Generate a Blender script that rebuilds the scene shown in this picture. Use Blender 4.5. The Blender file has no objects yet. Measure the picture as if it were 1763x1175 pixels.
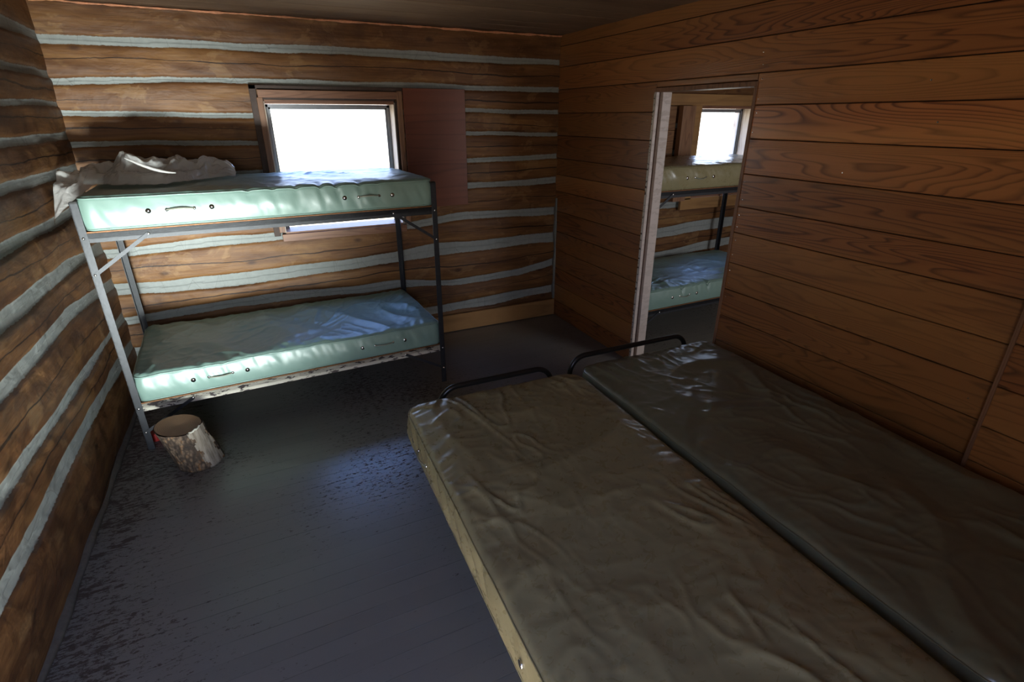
import bpy, bmesh, math, random
from mathutils import Vector, Matrix, noise
C = bpy.context.scene
COL = C.collection
R = math.radians

# ---------------------------------------------------------------- camera, light, exposure
W, D, H = 3.585, 4.44, 2.517          # sleeping room: x 0..W, back wall at y = D, ceiling height H
NY = -0.50                            # near wall (behind the camera)
X2 = 6.75                             # far side wall of the next room
WT = 0.11                             # partition thickness

cam = bpy.data.cameras.new('camera'); cam.sensor_width = 36; cam.lens = 18.4
cam.clip_start = 0.02
camo = bpy.data.objects.new('camera', cam); COL.objects.link(camo)
camo.location = (0.994, 0, 1.88)
camo.rotation_euler = (R(90 - 23.2), 0, R(-25.6))
C.camera = camo

C.view_settings.view_transform = 'Standard'
C.view_settings.look = 'None'
C.view_settings.gamma = 1
C.view_settings.use_curve_mapping = False
C.view_settings.exposure = 0.0

world = bpy.data.worlds.new('daylight'); C.world = world; world.use_nodes = True
wn = world.node_tree; wn.nodes.clear()
wo = wn.nodes.new('ShaderNodeOutputWorld'); wb = wn.nodes.new('ShaderNodeBackground')
wc = wn.nodes.new('ShaderNodeTexCoord'); ws = wn.nodes.new('ShaderNodeSeparateXYZ'); wr_ = wn.nodes.new('ShaderNodeValToRGB')
wn.links.new(wc.outputs['Generated'], ws.inputs[0])
wm = wn.nodes.new('ShaderNodeMapRange'); wm.inputs['From Min'].default_value = -1; wm.inputs['From Max'].default_value = 1
wn.links.new(ws.outputs['Z'], wm.inputs['Value']); wn.links.new(wm.outputs[0], wr_.inputs[0])
cr = wr_.color_ramp
cr.elements[0].position = 0.0; cr.elements[0].color = (0.42, 0.36, 0.27, 1)      # ground below
cr.elements[1].position = 1.0; cr.elements[1].color = (0.16, 0.34, 0.90, 1)      # zenith
e = cr.elements.new(0.47); e.color = (0.62, 0.56, 0.46, 1)
e = cr.elements.new(0.52); e.color = (0.80, 0.84, 0.88, 1)                       # pale horizon
e = cr.elements.new(0.62); e.color = (0.52, 0.66, 1.0, 1)
e = cr.elements.new(0.76); e.color = (0.32, 0.56, 1.3, 1)
wn.links.new(wr_.outputs[0], wb.inputs[0]); wb.inputs[1].default_value = 8.0
wn.links.new(wb.outputs[0], wo.inputs[0])

def area(name, loc, direction, sx, sy, power, color=(1, 1, 1), portal=False, spread=180):
    l = bpy.data.lights.new(name, 'AREA'); l.shape = 'RECTANGLE'; l.size = sx; l.size_y = sy
    l.energy = power; l.color = color; l.spread = R(spread)
    if portal: l.cycles.is_portal = True
    o = bpy.data.objects.new(name, l); COL.objects.link(o); o.location = loc
    o.rotation_euler = Vector(direction).to_track_quat('-Z', 'Y').to_euler()
    return o
# daylight from the sunlit ground outside the open cabin door behind the camera
area('door_daylight', (0.56, NY + 0.12, 0.13), (-0.03, 1, 0.25), 0.72, 0.26, 20, (0.90, 1.0, 0.98), spread=32)
area('door_warm_fill', (0.58, NY + 0.06, 1.05), (0.35, 1, 0.12), 0.80, 1.6, 3.6, (1.0, 0.92, 0.80))  # added warm fill lamp in the doorway, tinted like light bounced off wood
area('next_room_fill', (5.3, NY + 0.06, 1.5), (-0.1, 1, -0.12), 1.2, 0.9, 48, (0.93, 0.96, 1.0))  # added fill to brighten the next room; no window in the wall here
sun = bpy.data.lights.new('sun', 'SUN'); sun.energy = 120; sun.angle = R(0.6); sun.color = (1.0, 0.93, 0.82)
suno = bpy.data.objects.new('sun', sun); COL.objects.link(suno)
suno.rotation_euler = Vector((0.10, math.cos(R(53)), -math.sin(R(53)))).to_track_quat('-Z', 'Y').to_euler()   # falls through the door onto the floor behind the camera
area('window_portal', (1.63, D + 0.22, 1.535), (0, -1, 0), 0.86, 0.85, 1, portal=True)
area('window_portal', (5.58, D + 0.22, 1.53), (0, -1, 0), 0.70, 0.85, 1, portal=True)
area('door_portal', (0.58, NY - 0.1, 1.0), (0, 1, 0), 0.86, 1.98, 1, portal=True)

# ---------------------------------------------------------------- helpers
def nvec(p):
    p = Vector(p)
    return Vector((noise.noise(p), noise.noise(p + Vector((31.7, 4.1, 9.3))), noise.noise(p + Vector((7.9, 58.3, 23.6)))))

def tag(o, label=None, cat=None, group=None, kind=None):
    if label: o['label'] = label
    if cat: o['category'] = cat
    if group: o['group'] = group
    if kind: o['kind'] = kind
    return o

def link(name, bm, mats, parent=None, smooth=False, auto=None):
    me = bpy.data.meshes.new(name); bm.normal_update(); bm.to_mesh(me); bm.free()
    if not isinstance(mats, (list, tuple)): mats = [mats]
    for m in mats: me.materials.append(m)
    if smooth:
        for p in me.polygons: p.use_smooth = True
    o = bpy.data.objects.new(name, me); COL.objects.link(o)
    if parent: o.parent = parent
    return o

def empty(name, loc=(0, 0, 0), rz=0):
    o = bpy.data.objects.new(name, None); COL.objects.link(o)
    o.location = loc; o.rotation_euler = (0, 0, rz); o.empty_display_size = 0.1
    return o

def box(bm, x0, y0, z0, x1, y1, z1, bev=0.0):
    vs = [bm.verts.new(p) for p in ((x0,y0,z0),(x1,y0,z0),(x1,y1,z0),(x0,y1,z0),(x0,y0,z1),(x1,y0,z1),(x1,y1,z1),(x0,y1,z1))]
    fs = [bm.faces.new([vs[i] for i in f]) for f in ((3,2,1,0),(4,5,6,7),(0,1,5,4),(1,2,6,5),(2,3,7,6),(3,0,4,7))]
    if bev > 0:
        es = set(e for f in fs for e in f.edges)
        bmesh.ops.bevel(bm, geom=list(es), offset=bev, segments=1, affect='EDGES', profile=0.5)
    return vs

def obox(bm, a, b, w, t, up=(0, 0, 1)):
    """flat bar from a to b, w wide (across), t thick"""
    a = Vector(a); b = Vector(b); d = (b - a); L = d.length; d.normalize()
    s = d.cross(Vector(up)).normalized(); u = s.cross(d)
    pts = []
    for k in (0, L):
        for (i, j) in ((-1, -1), (1, -1), (1, 1), (-1, 1)):
            pts.append(bm.verts.new(a + d * k + s * (t / 2 * i) + u * (w / 2 * j)))
    for f in ((0,1,2,3),(7,6,5,4),(0,4,5,1),(1,5,6,2),(2,6,7,3),(3,7,4,0)):
        bm.faces.new([pts[i] for i in f])

def tube(bm, pts, r, seg=10, cap=True):
    pts = [Vector(p) for p in pts]; rings = []; n = len(pts)
    up = Vector((0, 0, 1))
    t0 = (pts[1] - pts[0]).normalized()
    s = t0.cross(up) if abs(t0.z) < 0.95 else t0.cross(Vector((1, 0, 0)))
    s.normalize()
    for i, p in enumerate(pts):
        if i == 0: t = pts[1] - pts[0]
        elif i == n - 1: t = pts[-1] - pts[-2]
        else: t = (pts[i + 1] - pts[i]).normalized() + (pts[i] - pts[i - 1]).normalized()
        t.normalize(); s = (s - t * s.dot(t)).normalized(); u = t.cross(s)
        rr = r[i] if isinstance(r, (list, tuple)) else r
        rings.append([bm.verts.new(p + (s * math.cos(a) + u * math.sin(a)) * rr) for a in [2 * math.pi * k / seg for k in range(seg)]])
    for i in range(n - 1):
        for k in range(seg):
            bm.faces.new((rings[i][k], rings[i][(k + 1) % seg], rings[i + 1][(k + 1) % seg], rings[i + 1][k]))
    if cap:
        bm.faces.new(rings[0][::-1]); bm.faces.new(rings[-1])

def disc(bm, c, axis, r, h, seg=14, dome=0.0):
    a = Vector(axis).normalized(); c = Vector(c)
    if dome: tube(bm, [c, c + a * h * .5, c + a * h * .85, c + a * h], [r, r * .95, r * .7, r * .3], seg)
    else: tube(bm, [c, c + a * h], [r, r * .92], seg)

# ---------------------------------------------------------------- node helpers
class NT:
    def __init__(s, name):
        s.m = bpy.data.materials.new(name); s.m.use_nodes = True; s.t = s.m.node_tree; s.t.nodes.clear()
        s.out = s.t.nodes.new('ShaderNodeOutputMaterial')
    def n(s, ty, ins=None, out=0, **pr):
        nd = s.t.nodes.new('ShaderNode' + ty)
        for k, v in pr.items(): setattr(nd, k, v)
        for k, v in (ins or {}).items():
            sk = nd.inputs[k]
            if isinstance(v, bpy.types.NodeSocket): s.t.links.new(v, sk)
            else: sk.default_value = v
        return nd.outputs[out]
    def math(s, op, a, b=0.0, c=0.0, clamp=False):
        return s.n('Math', {0: a, 1: b, 2: c}, operation=op, use_clamp=clamp)
    def attr(s, name): return s.n('Attribute', out='Fac', attribute_name=name)
    def coord(s, scale=(1, 1, 1), off=None, rot=(0, 0, 0)):
        v = s.n('TexCoord', out='Object')
        return s.n('Mapping', {'Vector': v, 'Scale': scale, 'Location': off or (0, 0, 0), 'Rotation': rot})
    def noise(s, vec, scale=1, detail=3, rough=.5, dist=0, w=None):
        i = {'Vector': vec, 'Scale': scale, 'Detail': detail, 'Roughness': rough, 'Distortion': dist}
        pr = {}
        if w is not None: pr['noise_dimensions'] = '4D'
        nd = s.t.nodes.new('ShaderNodeTexNoise')
        if w is not None: nd.noise_dimensions = '4D'; i['W'] = w
        for k, v in i.items():
            if isinstance(v, bpy.types.NodeSocket): s.t.links.new(v, nd.inputs[k])
            else: nd.inputs[k].default_value = v
        return nd.outputs['Fac']
    def ramp(s, fac, stops, interp='LINEAR'):
        nd = s.t.nodes.new('ShaderNodeValToRGB'); s.t.links.new(fac, nd.inputs[0]); cr = nd.color_ramp; cr.interpolation = interp
        while len(cr.elements) < len(stops): cr.elements.new(0.5)
        for el, (p, c) in zip(cr.elements, stops):
            el.position = p; el.color = (c[0], c[1], c[2], 1) if isinstance(c, (list, tuple)) else (c, c, c, 1)
        return nd.outputs[0]
    def mix(s, f, a, b, blend='MIX'):
        nd = s.t.nodes.new('ShaderNodeMix'); nd.data_type = 'RGBA'; nd.blend_type = blend
        for k, v in ((0, f), (6, a), (7, b)):
            if isinstance(v, bpy.types.NodeSocket): s.t.links.new(v, nd.inputs[k])
            elif k == 0: nd.inputs[0].default_value = v
            else: nd.inputs[k].default_value = (v[0], v[1], v[2], 1)
        return nd.outputs[2]
    def bump(s, h, strength=.3, dist=.01, normal=None):
        i = {'Height': h, 'Strength': strength, 'Distance': dist}
        if normal is not None: i['Normal'] = normal
        return s.n('Bump', i)
    def bsdf(s, color, rough=.5, metal=0.0, normal=None, spec=.5, **kw):
        i = {'Roughness': rough, 'Metallic': metal, 'Specular IOR Level': spec}
        i['Base Color'] = color if isinstance(color, bpy.types.NodeSocket) else (*color, 1)
        if normal is not None: i['Normal'] = normal
        for k, v in kw.items(): i[k.replace('_', ' ')] = v
        b = s.n('BsdfPrincipled', i); s.t.links.new(b, s.out.inputs[0]); return s.m

def simple(name, col, rough=.5, metal=0.0, nscale=30, var=.25, bump=.1, spec=.5):
    N = NT(name); v = N.coord()
    f = N.noise(v, nscale, 4, .6)
    c = N.mix(f, [x * (1 - var) for x in col], [min(1, x * (1 + var)) for x in col])
    return N.bsdf(c, rough, metal, N.bump(f, bump, .004), spec)

# --- hewn log wall: attributes sd (signed distance to chinking), lid (log number), lc (height in the log)
def log_mat(name, along, tint=(1, 1, 1)):
    N = NT(name)
    sc = (1.0, 1, 6) if along == 'X' else (1, 1.0, 6)
    lid = N.attr('lid'); sd = N.attr('sd'); lc = N.attr('lc')
    raw = N.coord()
    st = N.coord(sc)
    w = N.math('MULTIPLY', lid, 7.31)
    big = N.noise(st, 1.4, 4, .6, .6, w)
    grain = N.noise(N.coord((2.2, 1, 75) if along == 'X' else (1, 2.2, 75)), 1.0, 5, .7, .5, w)
    base = N.ramp(big, [(.25, (.085, .032, .012)), (.45, (.19, .085, .031)), (.6, (.29, .142, .050)), (.78, (.41, .225, .078))])
    base = N.mix(N.math('MULTIPLY', N.math('SUBTRACT', grain, .30), 2.0, clamp=True), N.mix(1, base, (.48, .42, .38), 'MULTIPLY'), base)
    # hewn facets: paler chips with fairly upright edges
    ch = N.noise(N.coord((3.6, 1, 6) if along == 'X' else (1, 3.6, 6)), 1.0, 4, .6, .5, w)
    chm = N.math('MULTIPLY', N.ramp(ch, [(.57, 0.0), (.60, 1.0)]), N.noise(N.coord((4, 1, 60) if along == 'X' else (1, 4, 60)), 1, 3, .6, 0, w))
    base = N.mix(N.math('MULTIPLY', chm, .45), base, (.40, .24, .105))
    dk = N.noise(raw, 2.3, 4, .6, .5, N.math('ADD', w, 3.3))
    base = N.mix(N.math('MULTIPLY', N.ramp(dk, [(.55, 0.0), (.68, 1.0)]), .6), base, (.06, .022, .009))
    # knots
    kn = N.n('TexVoronoi', {'Vector': N.coord((3.2, 1, 6.5) if along == 'X' else (1, 3.2, 6.5)), 'Scale': 1.0}, out='Distance')
    km = N.ramp(kn, [(.05, 1.0), (.15, 0.0)])
    base = N.mix(N.math('MULTIPLY', km, .8), base, (.05, .018, .008))
    # drying checks: long dark wandering cracks
    wob = N.noise(N.coord((.8, 1, .01) if along == 'X' else (1, .8, .01)), 1.0, 9, .56, 0, w)
    hh = N.math('MULTIPLY', N.math('SUBTRACT', wob, .5), .16)
    d1 = N.math('ABSOLUTE', N.math('SUBTRACT', lc, hh))
    gate = N.noise(N.coord((1.1, 1, .01) if along == 'X' else (1, 1.1, .01)), 1.0, 2, .5, 0, N.math('ADD', w, 11.0))
    wid = N.math('MULTIPLY', N.math('SUBTRACT', gate, .33), .020, clamp=True)
    crack = N.math('LESS_THAN', d1, wid)
    ncr = N.noise(N.coord((2.8, 1, 60) if along == 'X' else (1, 2.8, 60)), 1.0, 4, .6, .5, w)
    fine = N.ramp(ncr, [(.24, 1.0), (.30, 0.0)])
    base = N.mix(N.math('MULTIPLY', crack, .9), base, (.02, .008, .004))
    base = N.mix(N.math('MULTIPLY', fine, .7), base, (.06, .025, .012))
    base = N.mix(1, base, tint, 'MULTIPLY')
    # chinking mortar
    cn = N.noise(raw, 30, 5, .6)
    cb = N.noise(raw, 2.5, 3, .5)
    mort = N.mix(cn, (.20, .21, .195), (.33, .345, .325)); mort = N.mix(N.math('MULTIPLY', cb, .4), mort, (.38, .40, .40))
    ck = N.n('TexVoronoi', {'Vector': N.coord((6, 1, 1.5) if along == 'X' else (1, 6, 1.5)), 'Scale': 1.0}, out=0, feature='DISTANCE_TO_EDGE')
    mort = N.mix(N.ramp(ck, [(.0, .5), (.006, 0.0)]), mort, (.12, .12, .11))
    jag = N.math('MULTIPLY', N.math('SUBTRACT', N.noise(raw, 45, 3, .6), .5), .012)
    s2 = N.math('ADD', sd, jag)
    mask = N.ramp(N.math('ADD', N.math('MULTIPLY', s2, 60.0), .5), [(.40, 0.0), (.58, 1.0)])   # 1 on wood
    edge = N.ramp(N.math('ADD', N.math('MULTIPLY', s2, 30.0), .5), [(.50, 0.0), (.54, 1.0), (.66, 0.0)])
    base = N.mix(N.math('MULTIPLY', edge, .6), base, (.05, .022, .01))
    col = N.mix(mask, mort, base)
    hgt = N.math('ADD', N.math('MULTIPLY', grain, .5), N.math('ADD', N.math('MULTIPLY', cn, .35), N.math('MULTIPLY', N.math('SUBTRACT', 1.0, crack), .9)))
    nr = N.bump(hgt, .45, .006)
    nr = N.bump(ch, .5, .03, nr)
    return N.bsdf(col, N.ramp(mask, [(0, .85), (1, .55)]), 0, nr, .35)

# --- fir boards: attributes pid (random per board) and tone
def plank_mat(name, along, dark, mid, light, rough=.42, rings=9.0, spec=.45, attr=True, saw=.25):
    N = NT(name)
    pid = N.attr('pid') if attr else N.math('ADD', 0.37, 0.0)
    tone = N.attr('tone') if attr else N.math('ADD', 0.5, 0.0)
    sc = {'X': (.55, 7, 7), 'Y': (7, .55, 7), 'Z': (7, 7, .55)}[along]
    fs = {'X': (6, 160, 160), 'Y': (160, 6, 160), 'Z': (160, 160, 6)}[along]
    ss = {'X': (170, 2, 2), 'Y': (2, 170, 2), 'Z': (2, 2, 170)}[along]
    w = N.math('MULTIPLY', pid, 37.0)
    fld = N.noise(N.coord(sc), .8, 2, .45, .35, w)
    ring = N.math('FRACT', N.math('MULTIPLY', fld, rings * 2.4))
    rg = N.ramp(ring, [(.0, 0.0), (.55, .12), (.86, 1.0), (1.0, .0)])
    gr = N.noise(N.coord(fs), 1.0, 3, .6, 0, w)
    col = N.mix(rg, mid, dark)
    sg = N.noise(N.coord(sc), .5, 2, .5, .3, N.math('ADD', w, 5.0))
    col = N.mix(N.math('MULTIPLY', N.ramp(sg, [(.35, 0.0), (.7, 1.0)]), .7), col, light)
    col = N.mix(N.math('MULTIPLY', gr, .5), col, N.mix(1, col, (.55, .5, .45), 'MULTIPLY'))
    kn = N.n('TexVoronoi', {'Vector': N.coord({'X': (1.1, 3, 3), 'Y': (3, 1.1, 3), 'Z': (3, 3, 1.1)}[along]), 'Scale': 1.0}, out='Distance')
    col = N.mix(N.ramp(kn, [(.03, .9), (.085, 0.0)]), col, (.05, .015, .006))
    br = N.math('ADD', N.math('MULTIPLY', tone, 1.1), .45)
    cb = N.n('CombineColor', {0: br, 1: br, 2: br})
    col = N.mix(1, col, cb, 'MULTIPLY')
    gd = N.noise(N.coord(), 1.3, 4, .6)
    col = N.mix(N.math('MULTIPLY', N.ramp(gd, [(.5, 0.0), (.75, 1.0)]), .35), col, (.06, .028, .016))
    sm = N.noise(N.coord(ss), 1.0, 1, .5)
    h = N.math('ADD', N.math('MULTIPLY', rg, .25), N.math('ADD', N.math('MULTIPLY', gr, .3), N.math('MULTIPLY', sm, saw)))
    return N.bsdf(col, rough, 0, N.bump(h, .35, .003), spec)

M = {}
M['log_back'] = log_mat('hewn_logs_back', 'X')
M['log_left'] = log_mat('hewn_logs_left', 'Y', (.92, .92, .95))
M['fir'] = plank_mat('fir_boards', 'Y', (.095, .028, .009), (.31, .112, .034), (.44, .20, .058), .34, 14, .6)
M['fir_x'] = plank_mat('fir_boards_cross', 'X', (.22, .10, .04), (.42, .23, .10), (.52, .32, .15))
M['fir_next'] = plank_mat('fir_boards_next_room', 'X', (.16, .06, .025), (.33, .16, .07), (.42, .22, .10))
M['ceil'] = plank_mat('ceiling_boards', 'X', (.12, .065, .038), (.23, .15, .09), (.28, .19, .125), .6)
M['casing'] = plank_mat('casing_wood', 'Z', (.20, .085, .045), (.34, .17, .09), (.40, .23, .13), .5, attr=False)
M['casing_h'] = plank_mat('casing_wood_cross', 'X', (.17, .07, .04), (.28, .13, .075), (.36, .19, .11), .5, attr=False)
M['base'] = plank_mat('baseboard_wood', 'X', (.30, .15, .055), (.42, .22, .08), (.50, .28, .11), .5, rings=3, attr=False)
M['shutter'] = plank_mat('shutter_plywood', 'X', (.13, .035, .018), (.19, .055, .027), (.23, .075, .036), .42, rings=3, attr=False)
M['jambwood'] = plank_mat('jamb_wood', 'Z', (.12, .05, .025), (.24, .11, .055), (.30, .15, .08), .5, attr=False)
M['lightjamb'] = plank_mat('sunlit_look_jamb', 'Z', (.42, .33, .25), (.60, .52, .44), (.66, .58, .50), .6, attr=False)  # paler than the other wood: sunlit look of the reveal put into its colour
M['dark'] = simple('dark_gap', (.015, .008, .005), .9)
M['dirt'] = simple('ground_outside', (.30, .26, .18), .9)

def floor_mat(name, c0, wear):
    N = NT(name); raw = N.coord()
    sep = N.n('SeparateXYZ', {0: raw}, out='Y'); sx = N.n('SeparateXYZ', {0: raw}, out='X')
    wob = N.math('MULTIPLY', N.math('SUBTRACT', N.noise(N.coord((1, 4, 1)), 1.0, 2, .5), .5), .012)
    yy = N.math('DIVIDE', N.math('ADD', sep, wob), .083)
    fr = N.math('FRACT', yy); idx = N.math('FLOOR', yy)
    ln = N.math('ABSOLUTE', N.math('SUBTRACT', fr, .5))
    gap = N.ramp(ln, [(.472, 0.0), (.489, 1.0)])
    gp = N.noise(N.coord((2.5, 12, 1)), 1.0, 3, .6)
    gap = N.math('MULTIPLY', gap, N.ramp(gp, [(.42, .1), (.6, 1.0)]))
    big = N.noise(raw, 1.1, 4, .6)
    col = N.mix(big, [x * .78 for x in c0], [x * 1.15 for x in c0])
    bt = N.n('TexWhiteNoise', {'W': idx}, out='Value', noise_dimensions='1D')
    col = N.mix(N.math('MULTIPLY', bt, .22), col, [x * .6 for x in c0])
    # worn paint: small flecks, denser in walked lanes and by the log wall
    zone = N.noise(raw, .9, 3, .6, .3)
    leftm = N.n('MapRange', {0: sx, 1: .65, 2: .05, 3: 0.0, 4: .075})
    fl = N.noise(N.coord((26, 60, 1)), 1.0, 6, .8, .1)
    fl2 = N.noise(N.coord((4, 17, 1)), 1.0, 7, .74, .2)
    t1 = N.math('ADD', fl, N.math('ADD', N.math('MULTIPLY', N.math('SUBTRACT', zone, .50), .5), leftm))
    w1 = N.ramp(t1, [(.585, 0.0), (.61, 1.0)])
    t2 = N.math('ADD', fl2, N.math('MULTIPLY', leftm, 1.5))
    w2 = N.ramp(t2, [(.655, 0.0), (.675, 1.0)])
    wm = N.math('MAXIMUM', w1, w2)
    col = N.mix(N.math('MULTIPLY', wm, wear), col, (.045, .026, .018))
    sp = N.noise(raw, 60, 2, .5); col = N.mix(N.ramp(sp, [(.77, 0.0), (.79, .5)]), col, (.35, .35, .34))
    col = N.mix(N.math('MULTIPLY', gap, .75), col, (.022, .016, .014))
    h = N.math('SUBTRACT', N.math('ADD', N.math('MULTIPLY', N.noise(N.coord((8, 60, 1)), 1, 3, .6), .25), 1.0), N.math('ADD', gap, N.math('MULTIPLY', wm, .25)))
    rg = N.ramp(wm, [(0, .30), (1, .75)])
    return N.bsdf(col, rg, 0, N.bump(h, .3, .003), .6)
M['floor'] = floor_mat('worn_grey_floor_paint', (.185, .172, .155), .85)

def vinyl(name, c, c2, rough=.30):
    N = NT(name); raw = N.coord()
    b = N.noise(raw, 1.6, 3, .5)
    col = N.mix(b, c, c2)
    st = N.noise(N.coord((9, 3, 3)), 1.0, 5, .7)
    col = N.mix(N.math('MULTIPLY', N.ramp(N.noise(raw, 2.2, 3, .6), [(.5, 0.0), (.8, 1.0)]), .3), col, [c[0] * .75, c[1] * .62, c[2] * .5])
    f1 = N.noise(raw, 5, 2, .5, .7); f2 = N.noise(raw, 26, 3, .55, .8); wv = N.noise(raw, 420, 1, .5)
    rdg = N.math('ABSOLUTE', N.math('SUBTRACT', f1, .5))
    nr = N.bump(rdg, .14, .03); nr = N.bump(f2, .07, .006, nr); pass
    rr = N.math('ADD', N.math('MULTIPLY', f2, .16), rough - .08)
    return N.bsdf(col, rr, 0, nr, .8)
M['mint'] = vinyl('mint_vinyl', (.185, .29, .25), (.22, .325, .28), .39)
M['olive'] = vinyl('olive_vinyl', (.25, .22, .12), (.30, .265, .145), .29)
M['sage'] = vinyl('sage_vinyl_shaded', (.145, .145, .092), (.175, .172, .108), .31)  # darkened base: light falloff towards the board wall put into the vinyl colour
M['steel'] = simple('dark_worn_steel', (.022, .023, .028), .5, .15, 40, .6, .25)
M['tubeblack'] = simple('black_enamel_tube', (.018, .017, .016), .28, .3, 20, .3, .05)
M['chrome'] = simple('chrome_button', (.75, .75, .74), .18, 1.0, 10, .1, .02)
M['handle'] = simple('vinyl_handle', (.22, .22, .17), .4, 0, 20, .2, .1)
M['rust'] = simple('rusty_spring_wire', (.20, .085, .030), .6, .3, 60, .7, .3)
M['galv'] = simple('grey_window_metal', (.22, .23, .25), .45, .4, 20, .2, .1)
M['woodcut'] = None

def chipped(name, paint, under):
    N = NT(name); raw = N.coord((9, 9, 26))
    f = N.noise(raw, 1.6, 6, .7, .3)
    m = N.ramp(f, [(.54, 0.0), (.555, 1.0)])
    c = N.mix(m, paint, under)
    return N.bsdf(c, N.ramp(m, [(0, .4), (1, .6)]), 0, N.bump(N.math('SUBTRACT', 1.0, m), .5, .002), .4)
M['cream_rail'] = chipped('chipped_cream_paint', (.52, .48, .40), (.05, .035, .035))
M['cream_jamb'] = chipped('cream_jamb_paint', (.56, .47, .43), (.50, .42, .38))

def glass():
    N = NT('window_glass')
    fr = N.math('ADD', N.math('MULTIPLY', N.math('POWER', N.n('LayerWeight', {'Blend': .5}, out='Facing'), 4.0), .5), .04)
    t = N.n('BsdfTransparent', {'Color': (.96, .98, .98, 1)}); g = N.n('BsdfGlossy', {'Roughness': .02})
    mx = N.n('MixShader', {0: fr, 1: t, 2: g}); N.t.links.new(mx, N.out.inputs[0]); return N.m
M['glass'] = glass()

def plastic():
    N = NT('thin_white_plastic')
    nr = N.bump(N.noise(N.coord(), 22, 4, .6, 1.2), .5, .012)
    d = N.n('BsdfDiffuse', {'Color': (.80, .77, .74, 1), 'Normal': nr}); tl = N.n('BsdfTranslucent', {'Color': (.6, .58, .56, 1), 'Normal': nr})
    g = N.n('BsdfGlossy', {'Roughness': .22, 'Color': (1, 1, 1, 1), 'Normal': nr}); tp = N.n('BsdfTransparent', {})
    a = N.n('MixShader', {0: .4, 1: d, 2: tl}); fr = N.n('Fresnel', {'IOR': 1.45, 'Normal': nr}); b = N.n('MixShader', {0: fr, 1: a, 2: g})
    c = N.n('MixShader', {0: .16, 1: b, 2: tp}); N.t.links.new(c, N.out.inputs[0]); return N.m
M['plastic'] = plastic()

# ---------------------------------------------------------------- log walls
def log_wall(name, u0, u1, chinks, place, mat, holes=(), seed=1.0, zmax=H + .06, du=.03, dz=.009, kind='structure'):
    """chinks: list (bottom to top) of (thickness, [(u, z), ...]); place(u, z, d) gives the point, d toward the room"""
    def lin(a, l):
        zc = np_interp(a, l)
        return zc
    us = [u0 + (u1 - u0) * i / round((u1 - u0) / du) for i in range(round((u1 - u0) / du) + 1)]
    zs = [-0.04 + (zmax + .04) * i / round((zmax + .04) / dz) for i in range(round((zmax + .04) / dz) + 1)]
    for (a, b, c, d) in holes:
        for v in (a, b):
            k = min(range(len(us)), key=lambda i: abs(us[i] - v)); us[k] = v
        for v in (c, d):
            k = min(range(len(zs)), key=lambda i: abs(zs[i] - v)); zs[k] = v
    bm = bmesh.new()
    sdl = bm.verts.layers.float.new('sd'); lil = bm.verts.layers.float.new('lid'); lcl = bm.verts.layers.float.new('lc')
    grid = []
    for u in us:
        cs = []
        for k, (th, pl) in enumerate(chinks):
            zc = np_interp(u, pl) + .012 * noise.noise(Vector((u * 1.3, k * 7.7, seed))) + .003 * noise.noise(Vector((u * 5, k * 3.1, seed)))
            tb = th * .5 * (1 + .45 * noise.noise(Vector((u * 1.9, k * 5.3, seed + 9)))) + .0028 * noise.noise(Vector((u * 9, k * 2.3, seed + 4)))
            tt = th * .5 * (1 + .45 * noise.noise(Vector((u * 2.1, k * 4.3, seed + 19)))) + .0028 * noise.noise(Vector((u * 8, k * 2.9, seed + 14)))
            cs.append((zc - max(.006, tb), zc + max(.006, tt)))
        colv = []
        for z in zs:
            k = 0
            while k < len(cs) and z > (cs[k][0] + cs[k][1]) / 2: k += 1
            lo = cs[k - 1][1] if k > 0 else -0.3
            hi = cs[k][0] if k < len(cs) else H + .3
            sd = min(z - lo, hi - z); half = max(.03, (hi - lo) / 2)
            lc = z - (lo + hi) / 2
            if k == 0 or k == len(cs): half = .12; lc = lc * .6
            if sd > 0:
                t = min(1, sd / half)
                d = .012 * (1 - (1 - min(1, sd / .014)) ** 2) + .006 * (1 - (1 - t) ** 2)
                d += .011 * noise.noise(Vector((u * 2.2, z * 5, seed + k * 3))) + .004 * noise.noise(Vector((u * 11, z * 16, seed)))
            else:
                d = .002 * noise.noise(Vector((u * 15, z * 15, seed)))
            if name == 'wall_left': d = d * min(1, max(.35, (D - u) / .35)) + .006 * (1 - min(1, max(0, (D - u) / .35)))
            v = bm.verts.new(place(u, z, d)); v[sdl] = sd; v[lil] = k + seed; v[lcl] = lc
            colv.append(v)
        grid.append(colv)
    for i in range(len(us) - 1):
        um = (us[i] + us[i + 1]) / 2
        for j in range(len(zs) - 1):
            zm = (zs[j] + zs[j + 1]) / 2
            if any(a < um < b and c < zm < d for a, b, c, d in holes): continue
            bm.faces.new((grid[i][j], grid[i + 1][j], grid[i + 1][j + 1], grid[i][j + 1]))
    loose = [v for v in bm.verts if not v.link_faces]
    bmesh.ops.delete(bm, geom=loose, context='VERTS')
    o = link(name, bm, mat, smooth=True); tag(o, kind=kind); return o

def np_interp(x, pl):
    if x <= pl[0][0]: return pl[0][1]
    for (a, b), (c, d) in zip(pl, pl[1:]):
        if x <= c: return b + (d - b) * (x - a) / (c - a)
    return pl[-1][1]

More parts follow.
